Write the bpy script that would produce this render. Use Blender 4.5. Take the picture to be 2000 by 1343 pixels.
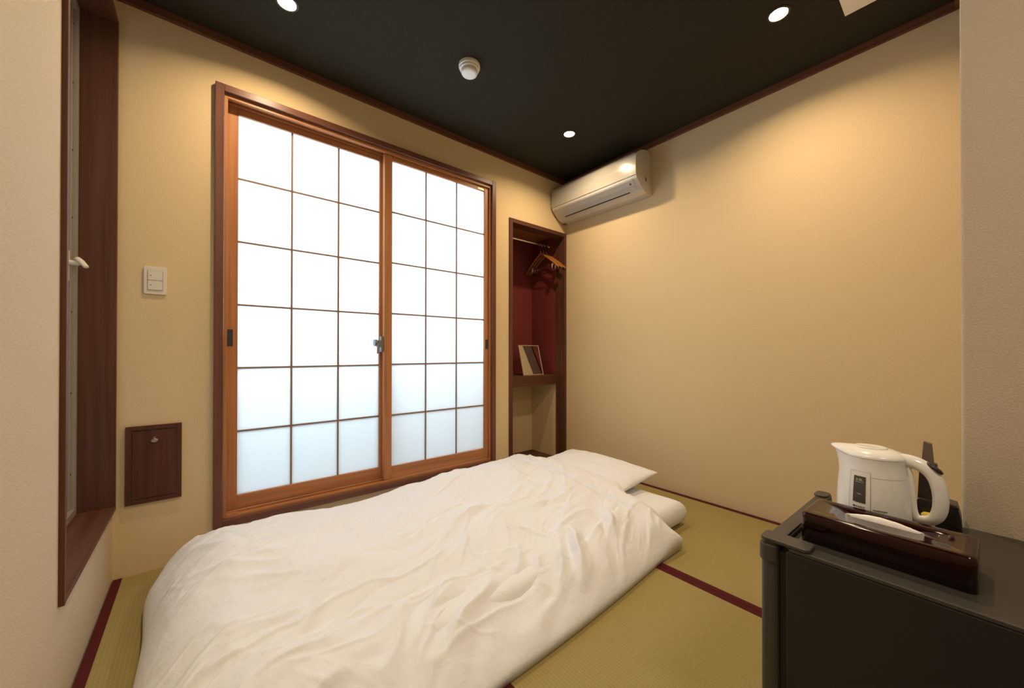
import bpy, bmesh, math, random
import numpy as np
from mathutils import Vector, Matrix, noise
R = math.radians
random.seed(7)
S = bpy.context.scene
for o in list(bpy.data.objects): bpy.data.objects.remove(o)
COL = S.collection

# ------------------------------------------------------------------ camera
cam_d = bpy.data.cameras.new('camera')
cam = bpy.data.objects.new('camera', cam_d); COL.objects.link(cam)
YAW, PITCH, ROLL, FPX, SHY = R(39.625), R(0.279), R(0.068), 736.0, 12.7
cam_d.sensor_fit = 'HORIZONTAL'; cam_d.sensor_width = 36.0
cam_d.lens = FPX / 2000 * 36.0
cam_d.shift_y = SHY / 2000
cam_d.clip_start = 0.02
F = Vector((math.sin(YAW)*math.cos(PITCH), math.cos(YAW)*math.cos(PITCH), math.sin(PITCH)))
Rt = Vector((math.cos(YAW), -math.sin(YAW), 0)); Up = Rt.cross(F)
R2 = Rt*math.cos(ROLL) + Up*math.sin(ROLL); U2 = Up*math.cos(ROLL) - Rt*math.sin(ROLL)
cam.matrix_world = Matrix(((R2.x, U2.x, -F.x, -2.375), (R2.y, U2.y, -F.y, -2.155), (R2.z, U2.z, -F.z, 0.903), (0, 0, 0, 1)))
S.camera = cam

# ------------------------------------------------------------------ world, exposure
W = bpy.data.worlds.new('world'); S.world = W; W.use_nodes = True
bg = W.node_tree.nodes['Background']
bg.inputs[0].default_value = (0.72, 0.86, 1.0, 1); bg.inputs[1].default_value = 6.2
S.view_settings.view_transform = 'Standard'; S.view_settings.look = 'None'
S.view_settings.gamma = 1.0; S.view_settings.use_curve_mapping = False
S.view_settings.exposure = 0.23
LAMP_W = 7.3
LAMP_COL = (1.0, 0.745, 0.47)
HALL_W = 9.0

# ------------------------------------------------------------------ helpers
def tag(o, label=None, cat=None, group=None, kind=None):
    if label: o['label'] = label
    if cat: o['category'] = cat
    if group: o['group'] = group
    if kind: o['kind'] = kind
    return o
def thing(name, loc, label, cat, group=None, rz=0):
    o = bpy.data.objects.new(name, None); COL.objects.link(o)
    o.location = loc; o.rotation_euler = (0, 0, rz); o.empty_display_size = 0.05
    return tag(o, label, cat, group)
def off(*bs):
    """a fresh bmesh"""
    return bmesh.new()
def obj(name, bm, m, parent=None, o=(0, 0, 0), bevel=0, smooth=False, seg=2, recalc=True):
    if recalc: bmesh.ops.recalc_face_normals(bm, faces=bm.faces)
    if any(o): bmesh.ops.translate(bm, verts=bm.verts, vec=(-o[0], -o[1], -o[2]))
    me = bpy.data.meshes.new(name); bm.to_mesh(me); bm.free()
    if smooth:
        for p in me.polygons: p.use_smooth = True
    me.materials.append(m)
    ob = bpy.data.objects.new(name, me); COL.objects.link(ob)
    if parent: ob.parent = parent
    if bevel:
        b = ob.modifiers.new('bevel', 'BEVEL'); b.width = bevel; b.segments = seg; b.limit_method = 'ANGLE'; b.angle_limit = R(40)
    if bevel and smooth: pass
    return ob
def box(bm, x0, x1, y0, y1, z0, z1):
    v = [bm.verts.new(p) for p in ((x0,y0,z0),(x1,y0,z0),(x1,y1,z0),(x0,y1,z0),(x0,y0,z1),(x1,y0,z1),(x1,y1,z1),(x0,y1,z1))]
    for f in ((3,2,1,0),(4,5,6,7),(0,1,5,4),(1,2,6,5),(2,3,7,6),(3,0,4,7)): bm.faces.new([v[i] for i in f])
    return bm
def bx(*a):
    return box(bmesh.new(), *a)
def lathe(bm, prof, c=(0,0,0), n=40, sx=1, sy=1, axis='z'):
    rings = []
    for r, z in prof:
        ring = []
        for i in range(n):
            a = 2*math.pi*i/n
            p = (r*math.cos(a)*sx, r*math.sin(a)*sy, z)
            if axis == 'x': p = (p[2], p[0], p[1])
            if axis == 'y': p = (p[0], p[2], p[1])
            ring.append(bm.verts.new((c[0]+p[0], c[1]+p[1], c[2]+p[2])))
        rings.append(ring)
    for a, b in zip(rings, rings[1:]):
        for i in range(n): bm.faces.new((a[i], a[(i+1) % n], b[(i+1) % n], b[i]))
    if prof[0][0] > 1e-6: bm.faces.new(rings[0][::-1])
    if prof[-1][0] > 1e-6: bm.faces.new(rings[-1])
    bmesh.ops.remove_doubles(bm, verts=bm.verts, dist=1e-6)
    return bm
def tube(bm, pts, r, n=12, flat=None, closed=False):
    """round (or elliptical) tube along points; r scalar or list; flat=(rx along side vector, ry)"""
    pts = [Vector(p) for p in pts]; N = len(pts); rings = []
    prev = None
    for i, p in enumerate(pts):
        a = pts[max(i-1, 0)]; b = pts[min(i+1, N-1)]
        t = (b-a).normalized()
        s = flat.cross(t) if flat is not None else (prev - t*prev.dot(t) if prev else t.orthogonal())
        s.normalize(); prev = s; u = t.cross(s)
        rr = r[i] if isinstance(r, (list, tuple)) else r
        if not isinstance(rr, (list, tuple)): rr = (rr, rr)
        rings.append([bm.verts.new(p + s*math.cos(2*math.pi*k/n)*rr[0] + u*math.sin(2*math.pi*k/n)*rr[1]) for k in range(n)])
    for a, b in zip(rings, rings[1:]):
        for i in range(n): bm.faces.new((a[i], a[(i+1) % n], b[(i+1) % n], b[i]))
    bm.faces.new(rings[0][::-1]); bm.faces.new(rings[-1])
    return bm
def extrude_poly(bm, pts, vec):
    """pts: 3D polygon, extruded by vec"""
    a = [bm.verts.new(p) for p in pts]; b = [bm.verts.new(Vector(p)+Vector(vec)) for p in pts]
    bm.faces.new(a[::-1]); bm.faces.new(b)
    n = len(a)
    for i in range(n): bm.faces.new((a[i], a[(i+1) % n], b[(i+1) % n], b[i]))
    return bm
def rbox(bm, x0, x1, y0, y1, z0, z1, r, seg=4):
    """vertical prism with rounded vertical corners"""
    pts = []
    for cx, cy, a0 in ((x1-r, y1-r, 0), (x0+r, y1-r, 90), (x0+r, y0+r, 180), (x1-r, y0+r, 270)):
        for k in range(seg+1):
            a = R(a0+90*k/seg); pts.append((cx+r*math.cos(a), cy+r*math.sin(a), z0))
    return extrude_poly(bm, pts, (0, 0, z1-z0))

# ------------------------------------------------------------------ materials
def mat(name, col, rough=.5, spec=.5, metal=0, coat=0, emit=None, es=0):
    m = bpy.data.materials.new(name); m.use_nodes = True
    p = m.node_tree.nodes['Principled BSDF']
    p.inputs['Base Color'].default_value = (*col, 1); p.inputs['Roughness'].default_value = rough
    p.inputs['Specular IOR Level'].default_value = spec; p.inputs['Metallic'].default_value = metal
    p.inputs['Coat Weight'].default_value = coat; p.inputs['Coat Roughness'].default_value = .05
    if emit: p.inputs['Emission Color'].default_value = (*emit, 1); p.inputs['Emission Strength'].default_value = es
    return m
def nd(m, t, **k):
    n = m.node_tree.nodes.new(t)
    for a, v in k.items(): setattr(n, a, v)
    return n
def lk(m, a, b): m.node_tree.links.new(a, b)
def coords(m, scale):
    tc = nd(m, 'ShaderNodeTexCoord'); mp = nd(m, 'ShaderNodeMapping'); mp.inputs['Scale'].default_value = scale
    lk(m, tc.outputs['Object'], mp.inputs['Vector']); return mp.outputs['Vector']
def add_noise_bump(m, scale, ns, strength, dist=.001, detail=4, colvar=None):
    p = m.node_tree.nodes['Principled BSDF']
    v = coords(m, scale); n = nd(m, 'ShaderNodeTexNoise'); n.inputs['Scale'].default_value = ns; n.inputs['Detail'].default_value = detail
    lk(m, v, n.inputs['Vector'])
    b = nd(m, 'ShaderNodeBump'); b.inputs['Strength'].default_value = strength; b.inputs['Distance'].default_value = dist
    lk(m, n.outputs['Fac'], b.inputs['Height']); lk(m, b.outputs['Normal'], p.inputs['Normal'])
    if colvar:
        r = nd(m, 'ShaderNodeValToRGB'); r.color_ramp.elements[0].position = .3; r.color_ramp.elements[1].position = .7
        r.color_ramp.elements[0].color = (*colvar[0], 1); r.color_ramp.elements[1].color = (*colvar[1], 1)
        lk(m, n.outputs['Fac'], r.inputs['Fac']); lk(m, r.outputs['Color'], p.inputs['Base Color'])
    return m
def wood(name, a, b, axis, rough=.42, coat=0.0, fine=1.0):
    m = mat(name, a, rough, .28, coat=coat)
    sc = [55*fine]*3; sc['xyz'.index(axis)] = 1.6
    v = coords(m, sc)
    n = nd(m, 'ShaderNodeTexNoise'); n.inputs['Scale'].default_value = 1.0; n.inputs['Detail'].default_value = 5; n.inputs['Distortion'].default_value = .35
    lk(m, v, n.inputs['Vector'])
    r = nd(m, 'ShaderNodeValToRGB'); e = r.color_ramp.elements; e[0].position = .32; e[1].position = .68
    e[0].color = (*b, 1); e[1].color = (*a, 1)
    lk(m, n.outputs['Fac'], r.inputs['Fac'])
    p = m.node_tree.nodes['Principled BSDF']; lk(m, r.outputs['Color'], p.inputs['Base Color'])
    bu = nd(m, 'ShaderNodeBump'); bu.inputs['Strength'].default_value = .15; bu.inputs['Distance'].default_value = .0006
    lk(m, n.outputs['Fac'], bu.inputs['Height']); lk(m, bu.outputs['Normal'], p.inputs['Normal'])
    return m
M = {}
M['wall'] = add_noise_bump(mat('beige_woven_wallpaper', (.62, .51, .34), .9, .2), (1, 1, .45), 330, .55, .0009, 3,
                           ((.650, .512, .305), (.715, .565, .345)))
M['wall_side'] = add_noise_bump(mat('beige_pebbled_hall_light_tone', (.60, .51, .38), .9, .2), (1, 1, 1), 260, .8, .0014, 3,
                           ((.505, .420, .300), (.560, .468, .338)))  # duller than the main wallpaper: neutral hall light put into the colour
M['ceiling'] = add_noise_bump(mat('black_green_ceiling_paper', (.03, .031, .024), .85, .12), (1, 1, 1), 300, .6, .001, 3,
                           ((.027, .024, .017), (.039, .035, .025)))
for ax in 'xyz':
    M['dark_'+ax] = wood('dark_brown_wood_'+ax, (.120, .048, .026), (.075, .028, .015), ax, .5)
    M['case_'+ax] = wood('reddish_brown_casing_wood_'+ax, (.17, .070, .045), (.115, .045, .028), ax, .35)
    M['warm_'+ax] = wood('orange_brown_wood_'+ax, (.46, .205, .082), (.33, .135, .050), ax, .38)
    M['trim_'+ax] = wood('brown_ceiling_trim_'+ax, (.16, .068, .036), (.10, .040, .022), ax, .5)
M['hatch'] = wood('dark_red_brown_hatch_wood', (.105, .036, .024), (.070, .023, .015), 'z', .4)
M['muntin'] = mat('brown_muntin', (.24, .14, .08), .5)
M['white_pl'] = mat('white_plastic', (.78, .76, .70), .32)
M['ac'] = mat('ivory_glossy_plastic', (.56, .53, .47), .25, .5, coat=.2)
M['ac_front'] = mat('ivory_plastic_lamp_dimmed', (.40, .375, .325), .16, .5, coat=.1)  # darker copy of the casing ivory, offsetting glare from the close downlight
M['ac_dull'] = mat('ivory_matt_plastic', (.52, .50, .46), .45)
M['switch'] = mat('off_white_switch_plastic', (.70, .66, .58), .4)
M['black'] = mat('black_plastic', (.012, .012, .013), .4)
M['slot'] = mat('dark_slot', (.02, .012, .008), .8)
M['alu'] = mat('pale_painted_aluminium', (.30, .27, .23), .35, .5)
M['metal'] = mat('brushed_nickel', (.55, .54, .50), .3, metal=1)
M['steel'] = mat('chrome_wire', (.7, .7, .7), .2, metal=1)
M['gold'] = mat('brass_tag', (.75, .55, .12), .35, metal=.8)
M['lockmetal'] = mat('grey_die_cast_metal', (.20, .22, .24), .4, metal=.6)
M['lamp'] = mat('lit_downlight_lens', (1, 1, 1), .5, emit=(1.0, .78, .42), es=38)
M['hall_lamp'] = mat('lit_hall_lamp', (1, 1, 1), .5, emit=(1.0, .9, .75), es=2)
M['maroon'] = add_noise_bump(mat('maroon_wallpaper', (.19, .035, .032), .8, .2), (1,1,1), 300, .4, .0008, 3)
M['herid'] = add_noise_bump(mat('maroon_cloth_border', (.072, .0075, .010), .85, .2), (1,1,1), 500, .5, .0006, 2)
M['fridge'] = add_noise_bump(mat('charcoal_fridge_paint', (.0165, .0165, .018), .4, .4), (1,1,1), 600, .25, .0004, 2)
M['fridge_top'] = add_noise_bump(mat('dark_grey_fridge_top', (.038, .034, .028), .42, .45), (1,1,1), 500, .3, .0004, 2)
M['fridge_pl'] = mat('dark_grey_brown_plastic', (.048, .043, .038), .45)
M['gasket'] = mat('black_rubber', (.006, .006, .006), .6)
M['lacquer'] = wood('dark_red_lacquer', (.020, .0022, .0022), (.009, .001, .001), 'y', .10, coat=.25, fine=.5)
M['tissue'] = mat('white_tissue', (.85, .82, .78), .9, .1)
M['kettle'] = mat('white_kettle_plastic', (.80, .79, .75), .22, .5, coat=.25)
M['seam'] = mat('grey_seam', (.42, .41, .38), .5)
M['gauge'] = mat('smoky_gauge_window', (.07, .065, .05), .2)
M['print'] = mat('dark_print', (.05, .045, .045), .6)
M['gprint'] = mat('pale_print', (.62, .60, .50), .6)
M['brown_pl'] = mat('dark_brown_plastic', (.026, .015, .013), .3)
M['taupe'] = mat('taupe_plastic', (.135, .092, .070), .4)
M['yellow'] = mat('yellow_plastic', (.75, .62, .05), .4)
M['hanger'] = wood('varnished_hanger_wood', (.42, .17, .045), (.33, .12, .03), 'y', .3, coat=.3)
M['mirror'] = mat('mirror_glass', (.85, .85, .83), .02, metal=1)
M['frame_pale'] = mat('pale_frame', (.55, .42, .30), .5)
M['concrete'] = add_noise_bump(mat('grey_render', (.34, .37, .38), .9), (1,1,1), 40, .4, .002)
# frosted glass: diffuse transmission plus a soft gloss
g = bpy.data.materials.new('frosted_glass'); g.use_nodes = True; nt = g.node_tree; nt.nodes.clear()
tr = nt.nodes.new('ShaderNodeBsdfTranslucent'); tr.inputs[0].default_value = (.90, .93, .94, 1)
df = nt.nodes.new('ShaderNodeBsdfDiffuse'); df.inputs[0].default_value = (.80, .84, .84, 1)
gl = nt.nodes.new('ShaderNodeBsdfGlossy'); gl.inputs['Roughness'].default_value = .35
m1 = nt.nodes.new('ShaderNodeMixShader'); m1.inputs[0].default_value = .25
m2 = nt.nodes.new('ShaderNodeMixShader'); m2.inputs[0].default_value = .04
out = nt.nodes.new('ShaderNodeOutputMaterial')
nt.links.new(tr.outputs[0], m1.inputs[1]); nt.links.new(df.outputs[0], m1.inputs[2])
nt.links.new(m1.outputs[0], m2.inputs[1]); nt.links.new(gl.outputs[0], m2.inputs[2]); nt.links.new(m2.outputs[0], out.inputs[0])
M['glass'] = g
# cotton cover
c = mat('white_cotton', (.725, .748, .795), .85, .15)
c.node_tree.nodes['Principled BSDF'].inputs['Sheen Weight'].default_value = .15
v = coords(c, (1, 1, 1)); n1 = nd(c, 'ShaderNodeTexNoise'); n1.inputs['Scale'].default_value = 38; n1.inputs['Detail'].default_value = 5; n1.inputs['Distortion'].default_value = .8
lk(c, v, n1.inputs['Vector']); b1 = nd(c, 'ShaderNodeBump'); b1.inputs['Strength'].default_value = .5; b1.inputs['Distance'].default_value = .004
lk(c, n1.outputs['Fac'], b1.inputs['Height']); lk(c, b1.outputs['Normal'], c.node_tree.nodes['Principled BSDF'].inputs['Normal'])
M['cotton'] = c
# tatami: ribs along the length (y)
t = mat('tatami_rush', (.40, .33, .15), .7, .3)
v = coords(t, (1, 1, 1)); wv = nd(t, 'ShaderNodeTexWave', wave_type='BANDS', bands_direction='X'); wv.inputs['Scale'].default_value = 30; wv.inputs['Distortion'].default_value = .0
lk(t, v, wv.inputs['Vector'])
tc2 = coords(t, (18, 260, 1)); n2 = nd(t, 'ShaderNodeTexNoise'); n2.inputs['Scale'].default_value = 1.6; n2.inputs['Detail'].default_value = 4
lk(t, tc2, n2.inputs['Vector'])
tc3 = coords(t, (1, 1, 1)); n3 = nd(t, 'ShaderNodeTexNoise'); n3.inputs['Scale'].default_value = 3; lk(t, tc3, n3.inputs['Vector'])
rp = nd(t, 'ShaderNodeValToRGB'); rp.color_ramp.elements[0].position = .25; rp.color_ramp.elements[1].position = .75
rp.color_ramp.elements[0].color = (.245, .193, .066, 1); rp.color_ramp.elements[1].color = (.325, .262, .102, 1)
ad = nd(t, 'ShaderNodeMix', data_type='FLOAT'); ad.inputs[0].default_value = .20; lk(t, n2.outputs['Fac'], ad.inputs[2]); lk(t, wv.outputs['Fac'], ad.inputs[3])
lk(t, ad.outputs[0], rp.inputs['Fac']); lk(t, rp.outputs['Color'], t.node_tree.nodes['Principled BSDF'].inputs['Base Color'])
bt = nd(t, 'ShaderNodeBump'); bt.inputs['Strength'].default_value = .35; bt.inputs['Distance'].default_value = .0012
lk(t, ad.outputs[0], bt.inputs['Height']); lk(t, bt.outputs['Normal'], t.node_tree.nodes['Principled BSDF'].inputs['Normal'])
M['tatami'] = t

# ------------------------------------------------------------------ room shell
XL = -2.64; YP = -2.146; ZC = 2.335      # left wall, partition plane, ceiling
YH = -3.6                                # rear of the hall behind the camera
def struct(name, bm, m, parent=None, **k):
    o = obj(name, bm, m, parent, **k)
    if not parent: o['kind'] = 'structure'
    return o
floor = struct('floor', box(bx(XL-.12, .12, YP, .0, -.10, -.055), XL-.12, .12, YH, YP, -.10, .0), M['dark_x'])
# tatami mats (lie along the right wall direction), each with cloth borders on its long edges
mats = [(-.870, -.008), (-1.745, -.872), (-2.636, -1.747)]
for i, (a, b) in enumerate(mats):
    bm = bx(a, b, YP+.002, -.002, -.055, .0)
    mt = obj('tatami_mat', bm, M['tatami'], floor, bevel=.002)
    mt.name = 'tatami_mat'
    wd = .026
    for s0, s1 in ((a, a+wd), (b-wd, b)):
        if i == 0 and s1 == b: s0 += -.005
        obj('mat_border', bx(s0, s1, YP+.002, -.002, -.004, .0015), M['herid'], mt)
struct('ceiling', bx(XL-.12, .12, YH, .12, ZC, ZC+.08), M['ceiling'])

# back wall: window opening and closet opening
WX0, WX1, WZ0, WZ1 = -2.315, -.772, .128, 2.098
CX0, CX1, CZ1 = -.612, -.012, 1.888
bw = bmesh.new()
T = .10
for a in ((XL-.12, WX0, 0, ZC), (WX0, WX1, 0, WZ0), (WX0, WX1, WZ1, ZC), (WX1, CX0, 0, ZC), (CX0, CX1, CZ1, ZC), (CX1, .12, 0, ZC)):
    box(bw, a[0], a[1], 0, T, -.1 if a[2] == 0 else a[2], a[3])
struct('wall_back', bw, M['wall'])
struct('wall_right', bx(0, .12, YP, 0, -.1, ZC), M['wall'])
# left wall with window opening
LY0, LY1, LZ0, LZ1 = -.737, -.004, .290, 2.206
lw = bmesh.new()
box(lw, XL-.12, XL, YH, LY0, -.1, ZC); box(lw, XL-.12, XL, LY0, 0, -.1, LZ0); box(lw, XL-.12, XL, LY0, 0, LZ1, ZC)
struct('wall_left', lw, M['wall_side'])
# partition beside the fridge, hall walls behind the camera
struct('wall_near', bx(-.985, .12, YP-.12, YP, -.1, ZC), M['wall_side'], bevel=.007, seg=4)
struct('wall_hall_right', bx(-.985, -.865, YH, YP-.12, -.1, ZC), M['wall_side'])
struct('wall_hall_rear', bx(XL-.12, -.865, YH-.1, YH, -.1, ZC), M['wall_side'])
# ceiling mouldings
struct('trim_1', bx(XL, 0, -.018, 0, ZC-.034, ZC), M['trim_x'], bevel=.0015)
struct('trim_2', bx(-.018, 0, YP, -.018, ZC-.034, ZC), M['trim_y'], bevel=.0015)
struct('trim_3', bx(XL, XL+.018, YP, -.018, ZC-.034, ZC), M['trim_y'], bevel=.0015)
struct('trim_4', bx(-.985, -.018, YP, YP+.018, ZC-.034, ZC), M['trim_x'], bevel=.0015)

# ------------------------------------------------------------------ sliding window (window_1)
wroot = struct('window_1', box(bx(-2.327, -2.295, -.025, .0, .114, 2.112), -2.327, -2.3125, 0, .1, .114, 2.1), M['case_z'], bevel=.002)
wroot['label'] = 'wide wooden sliding window with frosted glass grid in dark casing'
obj('casing', bx(-.79, -.758, -.025, .01, .114, 2.112), M['case_z'], wroot, bevel=.002)
obj('casing', bx(-2.295, -.79, -.025, .01, 2.080, 2.112), M['case_x'], wroot, bevel=.002)
obj('casing', bx(-2.295, -.79, -.025, .01, .114, .146), M['case_x'], wroot, bevel=.002)
# inner track frame (orange wood): head and sill carry two track grooves
FY0, FY1 = -.008, .085
obj('track_frame', bx(-2.294, -2.281, FY0, FY1, .147, 2.078), M['warm_z'], wroot, bevel=.001)
obj('track_frame', bx(-.803, -.791, FY0, FY1, .147, 2.078), M['warm_z'], wroot, bevel=.001)
hd = bx(-2.281, -.803, FY0, FY1, 2.074, 2.079)
for y0, y1 in ((FY0, .004), (.040, .047), (.078, FY1)): box(hd, -2.281, -.803, y0, y1, 2.062, 2.074)
obj('head_track', hd, M['warm_x'], wroot, bevel=.0008)
sl = bx(-2.281, -.803, FY0, FY1, .146, .150)
for y0, y1 in ((FY0, .004), (.040, .047), (.078, FY1)): box(sl, -2.281, -.803, y0, y1, .150, .158)
box(sl, -2.281, -2.238, FY0, .004, .158, .166)
obj('sill_track', sl, M['warm_x'], wroot, bevel=.0008)
def sash(name, x0, x1, y0, y1, gx0, gx1, gz0, gz1, label):
    z0, z1 = .160, 2.068
    yg = (y0+y1)/2
    sm_ = obj(name, box(bx(x0, gx0, y0, y1, z0, z1), gx1, x1, y0, y1, z0, z1), M['warm_z'], wroot, bevel=.0015)
    sm_['label'] = label
    obj('rail', bx(gx0, gx1, y0+.001, y1-.001, z0, gz0), M['warm_x'], sm_, bevel=.0015)
    obj('rail', bx(gx0, gx1, y0+.001, y1-.001, gz1, z1), M['warm_x'], sm_, bevel=.0015)
    dx = (gx1-gx0)/3; dz = (gz1-gz0)/6; h = .0038
    for i in (1, 2):
        x = gx0+dx*i; obj('muntin', bx(x-h, x+h, yg-.006, yg+.006, gz0, gz1), M['muntin'], sm_)
    for j in range(1, 6):
        z = gz0+dz*j; obj('muntin', bx(gx0, gx1, yg-.0055, yg+.0055, z-h, z+h), M['muntin'], sm_)
    e = h
    for j in range(6):
        for i in range(3):
            a = gx0+dx*i+(e if i else 0); b = gx0+dx*(i+1)-(e if i < 2 else 0)
            c0 = gz0+dz*j+(e if j else 0); c1 = gz0+dz*(j+1)-(e if j < 5 else 0)
            obj('pane', bx(a, b, yg-.0015, yg+.0015, c0, c1), M['glass'], sm_)
    return sm_
sL = sash('sash', -2.280, -1.508, .049, .076, -2.238, -1.563, .226, 2.030, 'left sash, set behind the right one')
sR = sash('sash', -1.550, -.804, .006, .036, -1.504, -.836, .230, 2.034, 'right sash, in front')
# recessed pulls
M['pull'] = mat('dark_slate_metal', (.045, .050, .056), .4, metal=.3)
def pull(x, y, z, w, h, par, nm='finger_pull'):
    bm = bmesh.new()
    t = .0035
    box(bm, x-w/2, x-w/2+t, y-.002, y+.001, z-h/2, z+h/2); box(bm, x+w/2-t, x+w/2, y-.002, y+.001, z-h/2, z+h/2)
    box(bm, x-w/2+t, x+w/2-t, y-.002, y+.001, z-h/2, z-h/2+t); box(bm, x-w/2+t, x+w/2-t, y-.002, y+.001, z+h/2-t, z+h/2)
    box(bm, x-w/2+t, x+w/2-t, y-.0006, y+.001, z-h/2+t, z+h/2-t)
    obj(nm, bm, M['pull'], par)
pull(-2.267, .049, .970, .022, .078, sL)
pull(-.797-.022, .006, .960, .020, .066, sR)
# crescent lock on the left flank of the centre stile
lk_bm = bx(-1.566, -1.550, .012, .034, .905, .995)
box(lk_bm, -1.585, -1.566, .004, .036, .932, .972)
tube(lk_bm, [(-1.578, .006, .950), (-1.590, -.004, .945), (-1.592, -.008, .915), (-1.592, -.008, .895)], .0055, 10)
lathe(lk_bm, [(.0, -.012), (.020, -.012), (.020, .004), (0, .004)], (-1.590, .026, .957), 20, axis='x')
lo = obj('crescent_lock', lk_bm, M['lockmetal'], sR, bevel=.0015); lo['label'] = 'grey metal crescent lock'
obj('brass_tag', bx(-.893, -.846, .0045, .0062, 2.0385, 2.0475), M['gold'], sR, bevel=.0004)
# outside: balcony slab and wall, unseen, added to darken the lower panes
bal = bmesh.new()
box(bal, -3.6, .9, .10, .85, -.16, -.06); box(bal, -3.6, .9, .75, .85, -.06, 1.0)
struct('added_shade_parapet', bal, M['concrete'])

nb = bx(-3.22, -3.1, -3.7, .10, -.16, 4.2); box(nb, -3.22, XL-.12, .09, .10, -.16, 4.2); box(nb, -3.22, XL-.12, -1.6, -1.5, -.16, 4.2)  # unseen wall added to keep daylight off the side window
struct('added_light_block_left', nb, M['concrete'])
# ------------------------------------------------------------------ tall side window (window_2) in the left wall
fx = XL+.011
w2 = struct('window_2', bx(fx-.055, fx, LY0-.0, LY0+.016, LZ0-.012, LZ1+.012), M['dark_z'], bevel=.0012)
w2['label'] = 'tall narrow window with deep dark wood jambs in the left wall'
obj('jamb', bx(XL-.09, fx-.055, LY0, LY0+.016, LZ0-.012, LZ1+.012), M['dark_z'], w2)
obj('jamb', bx(XL-.09, fx, -.020, -.001, LZ0-.012, LZ1+.012), M['dark_z'], w2, bevel=.0012)
obj('sill', bx(XL-.09, fx, LY0+.016, -.020, LZ0-.010, LZ0+.006), M['dark_y'], w2, bevel=.0012)
obj('head', bx(XL-.09, fx, LY0+.016, -.020, LZ1-.006, LZ1+.010), M['dark_y'], w2, bevel=.0012)
# pale aluminium outer frame beyond the wooden jamb
af = bmesh.new(); ax0, ax1 = XL-.155, XL-.09
box(af, ax0, ax1, -.045, -.001, LZ0-.01, LZ1+.01)
box(af, ax0, ax1-.012, -.060, -.045, LZ0-.01, LZ1+.01)
box(af, ax0, ax1, LY0, LY0+.044, LZ0-.01, LZ1+.01)
box(af, ax0, ax1, LY0+.044, -.045, LZ0-.01, LZ0+.03); box(af, ax0, ax1, LY0+.044, -.045, LZ1-.03, LZ1+.01)
al = obj('metal_frame', af, M['alu'], w2, bevel=.0008)
for z in (.45, .75, 1.05, 1.40, 1.65, 1.90, 2.12):
    s_ = lathe(bmesh.new(), [(0, 0), (.0048, 0), (.004, -.0018), (0, -.0022)], (XL-.104, -.0455, z), 10, axis='y')
    obj('screw', s_, M['print'], al)
sa = bmesh.new(); yg0, yg1 = LY0+.046, -.062
sx0, sx1 = XL-.145, XL-.110
box(sa, sx0, sx1, yg0, yg0+.03, LZ0+.032, LZ1-.032); box(sa, sx0, sx1, yg1-.03, yg1, LZ0+.032, LZ1-.032)
box(sa, sx0, sx1, yg0+.03, yg1-.03, LZ0+.032, LZ0+.062); box(sa, sx0, sx1, yg0+.03, yg1-.03, LZ1-.062, LZ1-.032)
so = obj('sash', sa, M['alu'], w2, bevel=.001)
obj('pane', bx(XL-.130, XL-.126, yg0+.03, yg1-.03, LZ0+.062, LZ1-.062), M['glass'], so)
hb = bx(sx1, sx1+.008, -.088, -.066, 1.160, 1.272)
tube(hb, [(sx1+.004, -.076, 1.228), (sx1+.034, -.076, 1.228)], .009, 12)
tube(hb, [(sx1+.026, -.076, 1.246), (sx1+.036, -.082, 1.236), (sx1+.054, -.100, 1.212)], [(.009, .007), (.010, .007), (.008, .006)], 12)
ho = obj('window_handle', hb, M['switch'], w2, bevel=.002); ho['label'] = 'cream lever handle'

# ------------------------------------------------------------------ closet alcove
cl = thing('closet_alcove', (-.31, 0, 0), 'open built-in closet alcove with dark wood frame, maroon lining and shelf', 'closet')
co = (-.31, 0, 0)
D = .40; JY = .09
def cob(n_, bm, m, par=None, **k): return obj(n_, bm, m, par or cl, o=co, **k)
for x0, x1 in ((-.622, -.590), (-.030, -.006)):
    cob('jamb', bx(x0, x1, -.010, JY, 0, 1.898), M['dark_z'], bevel=.0015)
cob('header', bx(-.590, -.030, -.010, JY, 1.868, 1.898), M['dark_x'], bevel=.0015)
cob('floor_board', bx(-.590, -.022, -.010, D, .0, .012), M['dark_x'], bevel=.0015)
cob('back_panel', bx(-.62, -.012, D, D+.012, .70, 1.905), M['maroon']); cob('back_panel', bx(-.62, -.012, D, D+.012, .0, .70), M['wall'])
cob('side_panel', bx(-.022, -.010, JY, D, .70, 1.905), M['maroon']); cob('side_panel', bx(-.022, -.010, JY, D, .0, .70), M['wall'])
cob('side_panel', bx(-.622, -.605, JY, D, .70, 1.905), M['maroon']); cob('side_panel', bx(-.622, -.605, JY, D, .0, .70), M['wall'])
cob('top_panel', bx(-.62, -.010, JY, D+.012, 1.905, 1.917), M['warm_x'])
cob('shelf', bx(-.605, -.022, JY, D, .632, .712), M['dark_x'], bevel=.0015)
rod = lathe(bmesh.new(), [(.0, 0), (.011, 0), (.011, .583), (0, .583)], (-.605, .185, 1.826), 18, axis='x')
ro = cob('hanging_rod', rod, M['steel'], smooth=False); ro['label'] = 'metal hanging rod'
for x in (-.605, -.029):
    cob('rod_socket', lathe(bmesh.new(), [(.0, 0), (.020, 0), (.018, .007), (0, .007)], (x, .185, 1.826), 20, axis='x'), M['steel'])

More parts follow.
